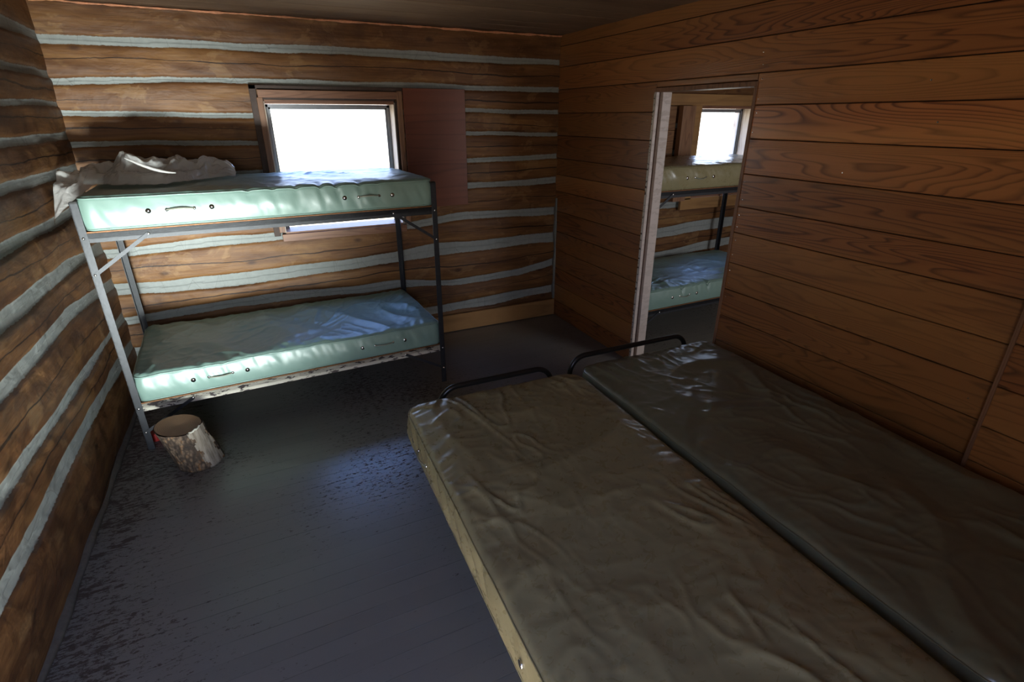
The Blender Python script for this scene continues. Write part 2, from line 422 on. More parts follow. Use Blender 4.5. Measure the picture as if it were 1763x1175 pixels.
HOLE1 = (1.17, 2.09, 1.055, 1.98)
HOLE2 = (5.24, 5.95, 1.09, 1.97)
wall_back = log_wall('wall_back', -.02, W + .02, [
    (.08, [(0, .25), (2.4, .22), (3.6, .27)]),
    (.062, [(0, .50), (.7, .53), (2.0, .52), (2.5, .46), (3.2, .48), (3.6, .55)]),
    (.092, [(0, .73), (1.2, .73), (2.05, .76), (2.4, .79), (3.6, .80)]),
    (.065, [(0, 1.00), (1.1, 1.03), (2.2, 1.03), (2.65, 1.07), (3.6, 1.05)]),
    (.052, [(0, 1.27), (1.1, 1.28), (2.65, 1.32), (3.6, 1.33)]),
    (.040, [(0, 1.48), (1.1, 1.50), (2.65, 1.53), (3.6, 1.54)]),
    (.034, [(0, 1.715), (1.1, 1.71), (2.65, 1.75), (3.6, 1.74)]),
    (.032, [(0, 1.90), (1.1, 1.89), (2.65, 1.93), (3.6, 1.915)]),
    (.040, [(0, 2.08), (.6, 2.11), (3.6, 2.095)]),
    (.048, [(0, 2.31), (1.5, 2.325), (3.6, 2.31)])],
    lambda u, z, d: (u, D + .02 - d, z), M['log_back'], [HOLE1], 2.0)
wall_left = log_wall('wall_left', NY - .02, D + .03, [
    (.085, [(-.5, .38), (2, .37), (3.2, .38), (4.4, .33)]),
    (.062, [(-.5, .65), (2.1, .63), (3.2, .58), (4.4, .55)]),
    (.070, [(-.5, .88), (2.4, .90), (3.4, .90), (4.4, .80)]),
    (.075, [(-.5, 1.12), (3.0, 1.11), (3.6, 1.11), (4.4, 1.05)]),
    (.055, [(-.5, 1.37), (4.4, 1.345)]),
    (.055, [(-.5, 1.60), (4.4, 1.57)]),
    (.045, [(-.5, 1.79), (4.4, 1.77)]),
    (.030, [(-.5, 1.96), (4.4, 1.95)]),
    (.045, [(-.5, 2.14), (4.4, 2.11)]),
    (.060, [(-.5, 2.34), (4.4, 2.32)])],
    lambda u, z, d: (-.02 + d, u, z), M['log_left'], [], 20.0)
wall_next_back = log_wall('wall_back_next', W + WT - .02, X2 + .02, [
    (.07, [(3, .30), (7, .27)]), (.095, [(3, .43), (4.9, .46), (5.5, .51), (7, .56)]),
    (.105, [(3, .69), (4.9, .71), (5.8, .755), (7, .80)]),
    (.06, [(3, .99), (7, 1.02)]), (.05, [(3, 1.3), (7, 1.3)]), (.05, [(3, 1.55), (7, 1.55)]), (.05, [(3, 1.8), (7, 1.8)]),
    (.05, [(3, 2.2), (7, 2.2)])],
    lambda u, z, d: (u, D + .02 - d, z), M['log_back'], [HOLE2], 40.0)

# ---------------------------------------------------------------- board walls
rnd = random.Random(5)
def boards(name, rects, place, mat, parent=None, g=.0022, th=.02, kind='structure', bev=.0022, tone0=.5):
    """rects: (u0, u1, v0, v1[, tone]); place(u, v, d): d = 0 at the room face, positive going back"""
    bm = bmesh.new(); pl = bm.verts.layers.float.new('pid'); tl = bm.verts.layers.float.new('tone')
    for r in rects:
        tone = r[4] if len(r) > 4 else rnd.uniform(.32, .62); pid = rnd.random()
        a, b, c, d = r[0] + g, r[1] - g, r[2] + g, r[3] - g
        off = rnd.uniform(-.0012, .0012)
        n0 = len(bm.verts)
        vs = box(bm, a, off, c, b, th, d, bev)
        bm.verts.ensure_lookup_table()
        for v in bm.verts[n0:]:
            p = v.co.copy(); v.co = Vector(place(p.x, p.z, p.y)); v[pl] = pid; v[tl] = tone
        # verts removed by the bevel leave gaps in order, so catch any unset one
    bmesh.ops.recalc_face_normals(bm, faces=bm.faces)
    o = link(name, bm, mat, parent)
    if kind and not parent: tag(o, kind=kind)
    return o

def rows(u0, u1, zs, tones=None):
    return [(u0, u1, zs[i + 1], zs[i], (tones[i] if tones else rnd.uniform(.3, .6))) for i in range(len(zs) - 1)]
DL, DR, DT = 3.135, 2.30, 2.035        # door opening in the partition: y from DR to DL, top DT
JY = 0.84                              # where the thicker board section begins
rr = []
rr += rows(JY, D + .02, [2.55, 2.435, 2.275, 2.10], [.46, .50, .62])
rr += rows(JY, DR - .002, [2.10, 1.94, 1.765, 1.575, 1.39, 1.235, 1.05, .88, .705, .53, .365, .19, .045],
           [.72, 1.15, .92, .56, .58, .50, .44, .42, .34, .34, .28, .22])  # golden upper and darker lower boards, partly the wall's light falloff painted in
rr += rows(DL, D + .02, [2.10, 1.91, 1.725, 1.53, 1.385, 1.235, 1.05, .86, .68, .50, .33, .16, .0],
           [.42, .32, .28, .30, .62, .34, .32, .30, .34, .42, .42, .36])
rr += [(DR, DL, DT + .028, 2.10, .45)]
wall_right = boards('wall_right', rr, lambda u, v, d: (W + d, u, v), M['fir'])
bm = bmesh.new()                       # core of the partition, dark where it shows in the joints
for a, b, c, d in ((JY - .02, DR - .012, 0, H), (DL + .012, D + .02, 0, H), (DR - .02, DL + .02, DT + .03, H)):
    box(bm, W + .014, a, c, W + WT - .012, b, d)
link('framing', bm, M['dark'], wall_right)
rn = rows(JY, DR - .01, [H - .1 * 0 - .2 * i for i in range(13)]) + rows(DL + .01, D + .02, [H - .2 * i for i in range(13)]) + [(DR, DL, DT + .03, H)]
boards('next_room_boards', rn, lambda u, v, d: (W + WT - d, u, v), M['fir'], wall_right, th=.012)
# thicker section toward the camera
rp = rows(NY, JY - .012, [2.5, 2.31, 2.14, 1.96, 1.78, 1.6, 1.42, 1.25, 1.08, .895, .715, .55, .37, .19, 0.0],
          [.4, .5, .4, .5, .4, .5, .4, .45, .44, .5, .52, .6, .55, .5])
panel = boards('wall_panel_right', rp, lambda u, v, d: (W - .062 + d, u, v), M['fir'])
panel.name = 'trim_5'
bm = bmesh.new(); box(bm, W - .045, NY, 0, W + WT, JY - .016, H); link('framing', bm, M['dark'], panel)
bm = bmesh.new(); box(bm, W - .066, JY - .016, 0, W + .014, JY, 2.5, .002); link('edge_board', bm, M['jambwood'], panel)
# nails in the board ends
k = 0
for (yy, zz) in [(2.27, 2.07), (2.275, 1.97), (2.27, 1.90), (2.275, 1.80), (2.265, 1.72), (2.27, 1.62), (2.27, 1.53), (2.265, 1.43), (2.27, 1.34), (2.27, 1.27), (2.265, 1.19), (2.27, 1.10),
                 (2.27, 1.0), (2.265, .92), (2.27, .83), (2.27, .74), (3.9, 2.0), (3.2, 1.86), (2.28, 2.14), (2.29, 2.2), (1.35, 1.86), (1.42, 2.02), (.92, .78), (1.7, 1.63)]:
    bm = bmesh.new(); disc(bm, (W + .001, yy, zz), (-1, 0, 0), .0042, .0022, 8, 1); link('nail', bm, M['chrome'], wall_right)

# baseboard_back, foam bead
bb = boards('baseboard_back', [(2.28, W - .004, .005, .172, .5)], lambda u, v, d: (u, D - .045 + d, v), M['base'], th=.03)
bm = bmesh.new(); n = 170; rings = []
for i in range(n + 1):
    x = .01 + (W - .02) * i / n
    r = .006 + .007 * noise.noise(Vector((x * 9, 1.3, 0))) + .005 * noise.noise(Vector((x * 33, 4.3, 0)))
    yy = D - .028 - .006 * noise.noise(Vector((x * 5, 7, 0))); zz = H - .012 - .010 * noise.noise(Vector((x * 4, 9, 2)))
    rings.append([bm.verts.new((x, yy - max(.003, r) * math.cos(a) * 1.1, zz + max(.003, r) * math.sin(a))) for a in [2 * math.pi * q / 7 for q in range(7)]])
for i in range(n):
    for q in range(7): bm.faces.new((rings[i][q], rings[i + 1][q], rings[i + 1][(q + 1) % 7], rings[i][(q + 1) % 7]))
foam = link('trim_6', bm, simple('orange_foam', (.70, .30, .16), .8, 0, 60, .4, .4), smooth=True); tag(foam, kind='structure')

# floor, ceiling
bm = bmesh.new(); box(bm, -.12, NY - .12, -.05, X2 + .1, D + .12, 0); tag(link('floor', bm, M['floor']), kind='structure')
cb = []
y = D + .1; i = 0
while y > NY - .1:
    w_ = .195; cb.append((-.1, W + .01, y - w_, y)); cb.append((W + .01, X2 + .1, y - w_, y)); y -= w_
ceiling = boards('ceiling', cb, lambda u, v, d: (u, v, H + d), M['ceil'], g=.002)
bm = bmesh.new(); box(bm, -.1, NY - .1, H + .016, X2 + .1, D + .12, H + .06); link('ceiling_deck', bm, M['dark'], ceiling)

# near wall with the open door, and side wall of the next room
nw = []
for i in range(14):
    z1 = H - .18 * i; z0 = max(0, z1 - .18)
    if z0 >= 2.0: nw.append((-.03, X2, z0, z1))
    elif z1 > 2.0: nw += [(-.03, .14, z0, z1), (.14, 1.02, 2.0, z1), (1.02, X2, z0, z1)]
    else: nw += [(-.03, .14, z0, z1), (1.02, X2, z0, z1)]
wall_near = boards('wall_near', nw, lambda u, v, d: (u, NY - d, v), M['fir_next'])
bm = bmesh.new()
for a, b, c, d in ((-.05, .13, 0, H), (1.03, X2, 0, H), (.1, 1.06, 2.01, H)): box(bm, a, NY - .12, c, b, NY - .012, d)
link('framing', bm, M['dark'], wall_near)
wall_far = boards('wall_right_next', rows(NY, D + .02, [H - .18 * i for i in range(15)]), lambda u, v, d: (X2 + d, u, v), M['fir'])
bm = bmesh.new(); box(bm, X2 + .015, NY - .1, 0, X2 + .05, D + .1, H); link('framing', bm, M['dark'], wall_far)

# left floor edge: mortar fillet with dust
bm = bmesh.new(); n = 120; prev = None
for i in range(n + 1):
    y = NY + (D - NY) * i / n; a = .022 + .012 * noise.noise(Vector((y * 3, 5, 1))) + .006 * noise.noise(Vector((y * 14, 5, 1)))
    h = .020 + .012 * noise.noise(Vector((y * 3.5, 15, 1)))
    cur = [bm.verts.new((-.03, y, h)), bm.verts.new((.008, y, h)), bm.verts.new((a * .7, y, h * .5)), bm.verts.new((a, y, 0.001)), bm.verts.new((-.03, y, 0.001))]
    if prev:
        for q in range(5): bm.faces.new((prev[q], prev[(q + 1) % 5], cur[(q + 1) % 5], cur[q]))
    prev = cur
tag(link('baseboard_left', bm, simple('floor_mortar', (.12, .10, .082), .9, 0, 40, .4, .5), smooth=True), kind='structure')
# mortar in the corner where the logs meet the board wall
bm = bmesh.new(); prev = None
for i in range(101):
    z = .17 + 1.0 * i / 100; a = .004 + .010 * max(0, noise.noise(Vector((z * 5, 2, 8))) + .3)
    cur = [bm.verts.new((W, D - .03 - a * .4, z)), bm.verts.new((W - a, D - .018, z)), bm.verts.new((W - a, D + .02, z)), bm.verts.new((W, D + .02, z))]
    if prev:
        for q in range(4): bm.faces.new((prev[q], prev[(q + 1) % 4], cur[(q + 1) % 4], cur[q]))
    prev = cur
tag(link('trim_7', bm, simple('corner_mortar', (.20, .20, .185), .9, 0, 40, .3, .4), smooth=True), kind='structure')

# ---------------------------------------------------------------- windows
def window(name, hole, casing, glz):
    x0, x1, z0, z1 = hole; root = empty(name, ((x0 + x1) / 2, D, z0)); tag(root, kind='structure')
    def part(nm, bm, mt, **k):
        bm.transform(Matrix.Translation(-root.location)); return link(nm, bm, mt, root, **k)
    d0, d1 = D - .03, D + .19
    bm = bmesh.new(); box(bm, x0, d0, z1 - .012, x1, d1, z1 + .012)
    part('head_jamb', bm, M['casing_h'])
    bm = bmesh.new(); box(bm, x0, d0, z0 - .022, x1, d1, z0 + .004); part('window_sill', bm, M['casing_h'])
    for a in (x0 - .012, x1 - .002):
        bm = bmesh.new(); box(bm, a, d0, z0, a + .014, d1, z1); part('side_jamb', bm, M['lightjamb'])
    for (nm, a, b, c, d, mt) in casing:
        bm = bmesh.new(); box(bm, a, D - .048, c, b, D - .016, d, .002); part(nm, bm, M[mt])
    # metal sash
    f = .022; gy = D + glz
    a, b, c, d = x0 + .004, x1 - .004, z0 - .048, z1 - .014
    bm = bmesh.new()
    for q in ((a, a + f, c, d), (b - f, b, c, d), (a, b, c, c + f), (a, b, d - f, d)): box(bm, q[0], gy, q[2], q[1], gy + .03, q[3], .002)
    for q in ((a + f, a + f + .012, c + f, d - f), (b - f - .012, b - f, c + f, d - f), (a + f, b - f, c + f, c + f + .012), (a + f, b - f, d - f - .012, d - f)):
        box(bm, q[0], gy + .008, q[2], q[1], gy + .022, q[3])
    fr = part('window_frame', bm, M['galv'])
    bm = bmesh.new(); box(bm, a + f, gy + .013, c + f, b - f, gy + .016, d - f); bm.transform(Matrix.Translation(-root.location)); link('pane', bm, M['glass'], fr)
    return root
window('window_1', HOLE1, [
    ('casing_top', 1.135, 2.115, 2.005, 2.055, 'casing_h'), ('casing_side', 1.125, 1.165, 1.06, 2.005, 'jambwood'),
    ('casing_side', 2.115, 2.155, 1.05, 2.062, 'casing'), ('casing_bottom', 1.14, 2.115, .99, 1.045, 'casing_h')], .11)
# dark log ends / buck around the opening
bm = bmesh.new(); box(bm, 1.085, D - .022, 1.03, 1.13, D + .03, 2.085, .002); box(bm, 1.085, D - .022, 2.058, 2.17, D + .03, 2.085, .002)
box(bm, 2.095, D - .030, 1.08, 2.118, D + .02, 1.99, .001)
box(bm, 1.16, D - .030, 1.99, 2.10, D + .02, 2.008, .001)
tag(link('trim_1', bm, simple('old_dark_wood', (.060, .036, .028), .7, 0, 25, .5, .3)), kind='structure')
window('window_2', HOLE2, [
    ('casing_top', 4.70, 6.15, 1.985, 2.09, 'base'), ('casing_side', 5.10, 5.235, 1.06, 1.985, 'base'),
    ('casing_side', 5.96, 6.06, 1.06, 1.985, 'base'), ('casing_bottom', 5.10, 6.10, .955, 1.075, 'base')], .085)
# shutter beside each window
bm = bmesh.new(); box(bm, 0, -.012, 0, .508, .006, .905, .0015)
sh = link('sliding_shutter', bm, M['shutter']); sh.location = (2.158, D - .055, 1.178)
tag(sh, 'red-brown plywood shutter panel on the log wall right of the main window', 'shutter')
bm = bmesh.new(); box(bm, 0, -.012, 0, .165, .05, .92, .0015)
for s in (0,): pass
sh2 = link('shutter_board', bm, M['casing']); sh2.location = (4.93, D - .10, 1.06)
tag(sh2, 'upright brown board left of the window in the next room', 'board')
wr2 = boards('trim_4', [(3.72, 4.925, 1.08 + .225 * i, 1.08 + .225 * (i + 1)) for i in range(4)], lambda u, v, d: (u, D - .03 + d, v), M['fir_next'], th=.02)

# ---------------------------------------------------------------- doorway
door = empty('door_1', (W, (DL + DR) / 2, 0)); tag(door, kind='structure')
def dpart(nm, boxes, mt, bev=.002, par=None):
    bm = bmesh.new()
    for b in boxes: box(bm, *b, bev)
    bm.transform(Matrix.Translation(-door.location)); return link(nm, bm, mt, par or door)
dpart('left_jamb', [(W - .004, DL - .012, 0, W + .022, DL + .012, DT), (W + .044, DL - .024, 0, W + WT + .01, DL + .012, DT)], M['cream_jamb'])
dpart('jamb_rabbet', [(W + .02, DL + .004, 0, W + .046, DL + .012, DT)], simple('brown_rabbet', (.14, .07, .05), .6))
dpart('right_jamb', [(W - .006, DR - .012, 0, W + WT + .01, DR + .010, DT)], M['jambwood'])
dpart('head_jamb', [(W - .006, DR - .012, DT, W + WT + .01, DL + .012, DT + .026)], M['jambwood'])
# thin torn cream paint edge
bm = bmesh.new()
N_ = 60; prev = None
for i in range(N_ + 1):
    z = .01 + (DT - .02) * i / N_; a = .003 + .002 * noise.noise(Vector((z * 2.5, 3, 3))) + .0006 * noise.noise(Vector((z * 14, 3, 3)))
    cur = [bm.verts.new((W - .0045, DL - .002, z)), bm.verts.new((W - .0045, DL + .010 + a, z)), bm.verts.new((W + .001, DL + .010 + a, z)), bm.verts.new((W + .001, DL - .002, z))]
    if prev:
        for q in range(4): bm.faces.new((prev[q], prev[(q + 1) % 4], cur[(q + 1) % 4], cur[q]))
    prev = cur
bm.transform(Matrix.Translation(-door.location)); link('paint_edge', bm, M['cream_rail'], door)

# ---------------------------------------------------------------- mattress
def rmap(x, y, hx, hy, r):
    dx = abs(x) - (hx - r); dy = abs(y) - (hy - r)
    if dx > 0 and dy > 0:
        l = math.hypot(dx, dy); m = max(dx, dy); k = m / l
        return math.copysign(hx - r + dx * k, x), math.copysign(hy - r + dy * k, y)
    return x, y

def ridge(p, f, sd):
    q = Vector((p[0] * f, p[1] * f, sd))
    wv = nvec(q * .6) * 1.1
    return 1 - min(1, abs(noise.noise(q + wv)) * 2.6)

def mattress(name, L, Wd, T, mat, seed, label, amp=1.0, folds=(), pleats=.0035, slant=0.0, r=.07, hx_pos=(-.30, .295), front=-1, group=None, handles_up=0.0, hdl=.13, gro=.085, crown=.014):
    """long axis x, origin at the centre of its underside"""
    root = empty(name); tag(root, label, 'mattress', group)
    rs = .0085 if amp > 1.4 else .0125
    hx, hy = L / 2, Wd / 2; nx, ny = int(L / rs), int(Wd / rs); nz = 10
    def edge_dent(x, y):
        if y * front < hy - .2: return 0
        e = max(0, 1 - (hy - abs(y)) / .14)
        return sum(a * math.exp(-((x - f) / .016) ** 2) for f, a in folds) * e
    def top(x, y):
        de = min(hx - abs(x), hy - abs(y))
        ef = min(1, max(0, de / .10)); rl = min(1, max(0, de / .022))
        z = T - .010 * (1 - rl) ** 2 + crown * (ef ** .6) * (.6 + .4 * noise.noise(Vector((x * 1.7, y * 1.7, seed))))
        m = .35 + .65 * ef
        w = 0.0110 * (ridge((x + .25 * y, y * .8), 2.2, seed) - .5) + .0040 * (ridge((x, y), 5.5, seed + 5) ** 2) * (.35 + .65 * ridge((x, y), 1.3, seed + 8)) + .0009 * ridge((x, y), 13, seed + 9)
        fa = .5 + .35 * math.sin(seed)
        c_, s_ = math.cos(fa), math.sin(fa)
        gt = max(0, noise.noise(Vector((x * 2.6, y * 2.6, seed + 70))) + .18)
        w += .013 * gt * ridge(((x * c_ + y * s_) * .55, (y * c_ - x * s_) * 1.5), 6.5, seed + 80) ** 3
        w += .004 * max(0, noise.noise(Vector((x * 3.1, y * 3.1, seed + 90))) + .1) * ridge(((x * s_ + y * c_) * .5, (y * s_ - x * c_) * 1.4), 11, seed + 95) ** 3
        z += amp * m * w
        # gathers running in from the seam
        g = max(0, 1 - de / .16)
        s = x if hy - abs(y) < hx - abs(x) else y
        t = (hy - abs(y)) if hy - abs(y) < hx - abs(x) else (hx - abs(x))
        z += amp * g * .0055 * noise.noise(Vector((s * 22 + t * 3 + 2 * noise.noise(Vector((s * 3, t * 6, seed))), t * 3.5, seed + 20))) * min(1, t / .02)
        z -= edge_dent(x, y)
        return z
    def side(px, py, nxv, nyv, t, s):
        b = .012 * math.sin(math.pi * min(1, max(0, t)))
        b += pleats * 2.0 * noise.noise(Vector(((s + slant * t * T) * 13, t * .9, seed + 31))) * math.sin(math.pi * t) ** .5
        b += pleats * .9 * noise.noise(Vector(((s + slant * t * T) * 34, t * 1.6, seed + 41))) * math.sin(math.pi * t) ** .5
        if py * front > 0 and abs(nyv) > .7:
            for f, a in folds: b -= a * .55 * math.exp(-((px - f - .03 * (1 - t)) / .014) ** 2) * t
        return px + nxv * b, py + nyv * b
    bm = bmesh.new(); tg = {}; bg = {}
    for i in range(nx + 1):
        for j in range(ny + 1):
            x = -hx + L * i / nx; y = -hy + Wd * j / ny; X, Y = rmap(x, y, hx, hy, r)
            tg[i, j] = bm.verts.new((X, Y, top(x, y)))
            if i in (0, nx) or j in (0, ny) or (i % 1 == 0):
                bg[i, j] = None
    per = [(i, 0) for i in range(nx)] + [(nx, j) for j in range(ny)] + [(i, ny) for i in range(nx, 0, -1)] + [(0, j) for j in range(ny, 0, -1)]
    rings = []; s = 0; n = len(per)
    P = [tg[q].co.copy() for q in per]
    for k in range(nz - 1):
        t = 1 - (k + 1) / nz; ring = []
        s = 0
        for q in range(n):
            p = P[q]; tgv = (P[(q + 1) % n] - P[q - 1]); nn = Vector((tgv.y, -tgv.x)).normalized()
            s += (P[q] - P[q - 1]).length if q else 0
            X, Y = side(p.x, p.y, nn.x, nn.y, t, s)
            ring.append(bm.verts.new((X, Y, p.z * t + 0 * (1 - t))))
        rings.append(ring)
    bot = [bm.verts.new((P[q].x, P[q].y, 0.0)) for q in range(n)]
    rings.append(bot)
    for i in range(nx):
        for j in range(ny): bm.faces.new((tg[i, j], tg[i + 1, j], tg[i + 1, j + 1], tg[i, j + 1]))
    top_ring = [tg[q] for q in per]
    allr = [top_ring] + rings
    for a, b in zip(allr, allr[1:]):
        for q in range(n): bm.faces.new((a[q], b[q], b[(q + 1) % n], a[(q + 1) % n]))
    bm.faces.new(bot[::-1])
    link('cover', bm, mat, root, smooth=True)
    # welted seam round the top and bottom edge
    for nm, hgt in (('piping', None), ('piping', .006)):
        bm = bmesh.new(); pts = []
        for q in range(0, n, 1):
            tv = (P[(q + 1) % n] - P[q - 1]); nn = Vector((tv.y, -tv.x, 0)).normalized()
            z = P[q].z - .001 if hgt is None else hgt
            pts.append(Vector((P[q].x, P[q].y, z)) + nn * .002)
        pts.append(pts[0]); tube(bm, pts, .0034, 6, cap=False)
        link(nm, bm, mat, root, smooth=True)
    # carrying handles and vent buttons on both long sides
    for sg in (-1, 1):
        for hxp in hx_pos:
            c = hxp * L; zc = T * .50; yy = sg * (hy + .010)
            bm = bmesh.new(); pts = []
            for k in range(13):
                u = k / 12; pts.append((c - hdl / 2 + hdl * u, yy + sg * (.003 + .014 * math.sin(math.pi * u)), zc + handles_up * math.sin(math.pi * u)))
            tube(bm, pts, .0042, 8); h = link('handle', bm, M['handle'], root, smooth=True)
            for e_ in (-1, 1):
                bm = bmesh.new(); disc(bm, (c + e_ * hdl / 2, yy - sg * .002, zc), (0, sg, 0), .010, .008, 12, 1); link('rivet', bm, M['chrome'], h, smooth=True)
                bm = bmesh.new(); disc(bm, (c + e_ * (hdl / 2 + gro), yy - sg * .001, zc), (0, sg, 0), .014, .005, 16); 
                link('vent', bm, M['chrome'], root, smooth=True)
    return root

# ---------------------------------------------------------------- bunk bed
BL, BD = 1.95, .93
ZU, ZL = 1.275, .262                   # lower edge of the upper / lower side rail
def angle(bm, a, b, w, t, face, flange):
    """L section bar from a to b; face and flange are the directions of its two legs"""
    a = Vector(a); b = Vector(b); f = Vector(face); g = Vector(flange)
    for p, q in ((f * w, g * t), (f * t, g * w)):
        vs = [bm.verts.new(v) for v in (a, a + p, a + p + q, a + q, b, b + p, b + p + q, b + q)]
        for fc in ((0,1,2,3),(7,6,5,4),(0,4,5,1),(1,5,6,2),(2,6,7,3),(3,7,4,0)): bm.faces.new([vs[i] for i in fc])

def bunk(label, lower_rail_mat, rz=0.0, loc=(0, 0, 0), height=1.48):
    root = empty('bunk_bed', loc, rz); tag(root, label, 'bunk bed')
    def P(nm, fn, mt, par=None, smooth=False):
        bm = bmesh.new(); fn(bm); bmesh.ops.recalc_face_normals(bm, faces=bm.faces); return link(nm, bm, mt, par or root, smooth=smooth)
    lw = .036
    for (x, sx) in ((0, 1), (BL, -1)):
        for (y, sy) in ((0, 1), (BD, -1)):
            lg = P('leg', lambda bm: angle(bm, (x, y, 0), (x, y, height), lw, .004, (sx, 0, 0), (0, sy, 0)), M['steel'])
            for z in (ZU + .025, ZU - .17, ZL + .025, ZL - .14):
                P('bolt', lambda bm: disc(bm, (x + sx * .016, y, z), (0, -sy, 0), .0075, .006, 10, 1), M['chrome'], lg, True)
    for zb, nm in ((ZU, 'side_rail'), (ZL, 'side_rail')):
        for (y, sy) in ((0.004, 1), (BD - .004, -1)):
            mt = M['steel'] if zb == ZU else lower_rail_mat
            rl = P(nm, lambda bm: (angle(bm, (.002, y, zb + .048), (BL - .002, y, zb + .048), .028, .003, (0, 0, -1), (0, sy, 0)),
                                   obox(bm, (.002, y + sy * .0015, zb + .024), (BL - .002, y + sy * .0015, zb + .024), .048, .003)), mt)
            for xb in (.30, BL - .30):
                P('bolt', lambda bm: disc(bm, (xb, y, zb + .026), (0, -sy, 0), .0085, .007, 10, 1), M['chrome'], rl, True)
        for (x, sx) in ((.004, 1), (BL - .004, -1)):
            P('end_rail', lambda bm: angle(bm, (x, .004, zb + .048), (x, BD - .004, zb + .048), .034, .003, (0, 0, -1), (sx, 0, 0)), M['steel'])
            drop = .195 if zb == ZU else .165
            for (y, sy) in ((-.0005, -1), (BD + .0005, 1)):
                P('brace', lambda bm: obox(bm, (x + sx * .012, y, zb - drop + .025), (x + sx * .296, y, zb + .026), .019, .004, (0, 1, 0)) if False else
                  flat(bm, (x + sx * .012, y, zb - drop + .025), (x + sx * .296, y, zb + .026), .019, .0035), M['steel'])
        # sprung deck: edge slat, rusty links
        def deck(bm):
            for y in (.05, BD - .05): box(bm, .03, y - .022, zb + .050, BL - .03, y + .022, zb + .057)
            for x in (.05, BL - .05): box(bm, x - .02, .03, zb + .050, x + .02, BD - .03, zb + .0565)
            for i in range(24):
                x = .09 + (BL - .18) * i / 23; tube(bm, [(x, .05, zb + .053), (x, BD - .05, zb + .053)], .002, 5)
            for i in range(9):
                y = .1 + (BD - .2) * i / 8; tube(bm, [(.05, y, zb + .053), (BL - .05, y, zb + .053)], .002, 5)
            box(bm, .03, .006, zb + .049, BL - .03, .028, zb + .056)
        P('spring_deck', deck, M['rust'])
    for x, sx in ((.002, 1), (BL - .002, -1)):
        P('top_bar', lambda bm: angle(bm, (x, 0, height), (x, BD, height), .034, .004, (0, 0, -1), (sx, 0, 0)), M['steel'])
        P('corner_plug', lambda bm: box(bm, min(x, x + sx * .034), -.001, height - .004, max(x, x + sx * .034), .036, height + .006, .002), M['tubeblack'])
    return root

def flat(bm, a, b, w, t):
    """flat strap in the xz plane, thickness t along y"""
    a = Vector(a); b = Vector(b); d = (b - a).normalized(); u = Vector((-d.z, 0, d.x)) * w / 2; k = Vector((0, t / 2, 0))
    vs = [bm.verts.new(p) for p in (a - u - k, a + u - k, a + u + k, a - u + k, b - u - k, b + u - k, b + u + k, b - u + k)]
    for f in ((0,1,2,3),(7,6,5,4),(0,4,5,1),(1,5,6,2),(2,6,7,3),(3,7,4,0)): bm.faces.new([vs[i] for i in f])

def place_on(o, bed_loc, rz, lx, ly, z):
    c, s = math.cos(rz), math.sin(rz)
    o.location = (bed_loc[0] + c * lx - s * ly, bed_loc[1] + s * lx + c * ly, z); o.rotation_euler = (0, 0, rz)

B1 = (.145, 3.385, 0); B1R = R(2.4)
bunk('dark steel bunk bed against the log wall under the window, cream chipped lower rail', M['cream_rail'], B1R, B1)
m = mattress('mattress', 1.90, .90, .172, M['mint'], 3.0, 'pale mint vinyl mattress on the upper bunk in front of the window', .85,
             folds=((.10, .010), (.235, .015), (.33, .017), (.47, .012), (-.03, .006), (-.16, .007), (.58, .004)), pleats=.0034, slant=.4, handles_up=.006, hx_pos=(-.265, .275), r=.05)
place_on(m, B1, B1R, BL / 2 + .005, BD / 2 - .005, ZU + .058)
m = mattress('mattress', 1.90, .90, .170, M['mint'], 7.0, 'mint vinyl mattress on the lower bunk below the window, blue sheen on top', 1.6,
             pleats=.0034, slant=.4, handles_up=-.002, hx_pos=(-.265, .275), r=.05, folds=((-.6, .004), (-.48, .005), (-.3, .004)))
place_on(m, B1, B1R, BL / 2 + .003, BD / 2 - .005, ZL + .058)
B2 = (W + WT + .06, 3.36, 0); B2R = R(1.5)
bunk('black steel bunk bed in the next room seen through the doorway', M['steel'], B2R, B2)
m = mattress('mattress', 1.90, .90, .180, M['olive'], 13.0, 'olive green vinyl mattress on the upper bunk seen through the doorway', .8, pleats=.004, slant=.6, handles_up=-.012, r=.05, hx_pos=(-.21, .28), hdl=.12)
place_on(m, B2, B2R, BL / 2, BD / 2 - .005, ZU + .058)
m = mattress('mattress', 1.90, .90, .172, M['mint'], 17.0, 'blue-green vinyl mattress on the lower bunk seen through the doorway', 1.2, pleats=.003, handles_up=-.010, r=.05, hx_pos=(-.21, .28), hdl=.12,
             folds=((-.43, .018), (-.12, .022), (-.3, .008), (-.24, .009)))
place_on(m, B2, B2R, BL / 2, BD / 2 - .005, ZL + .058)

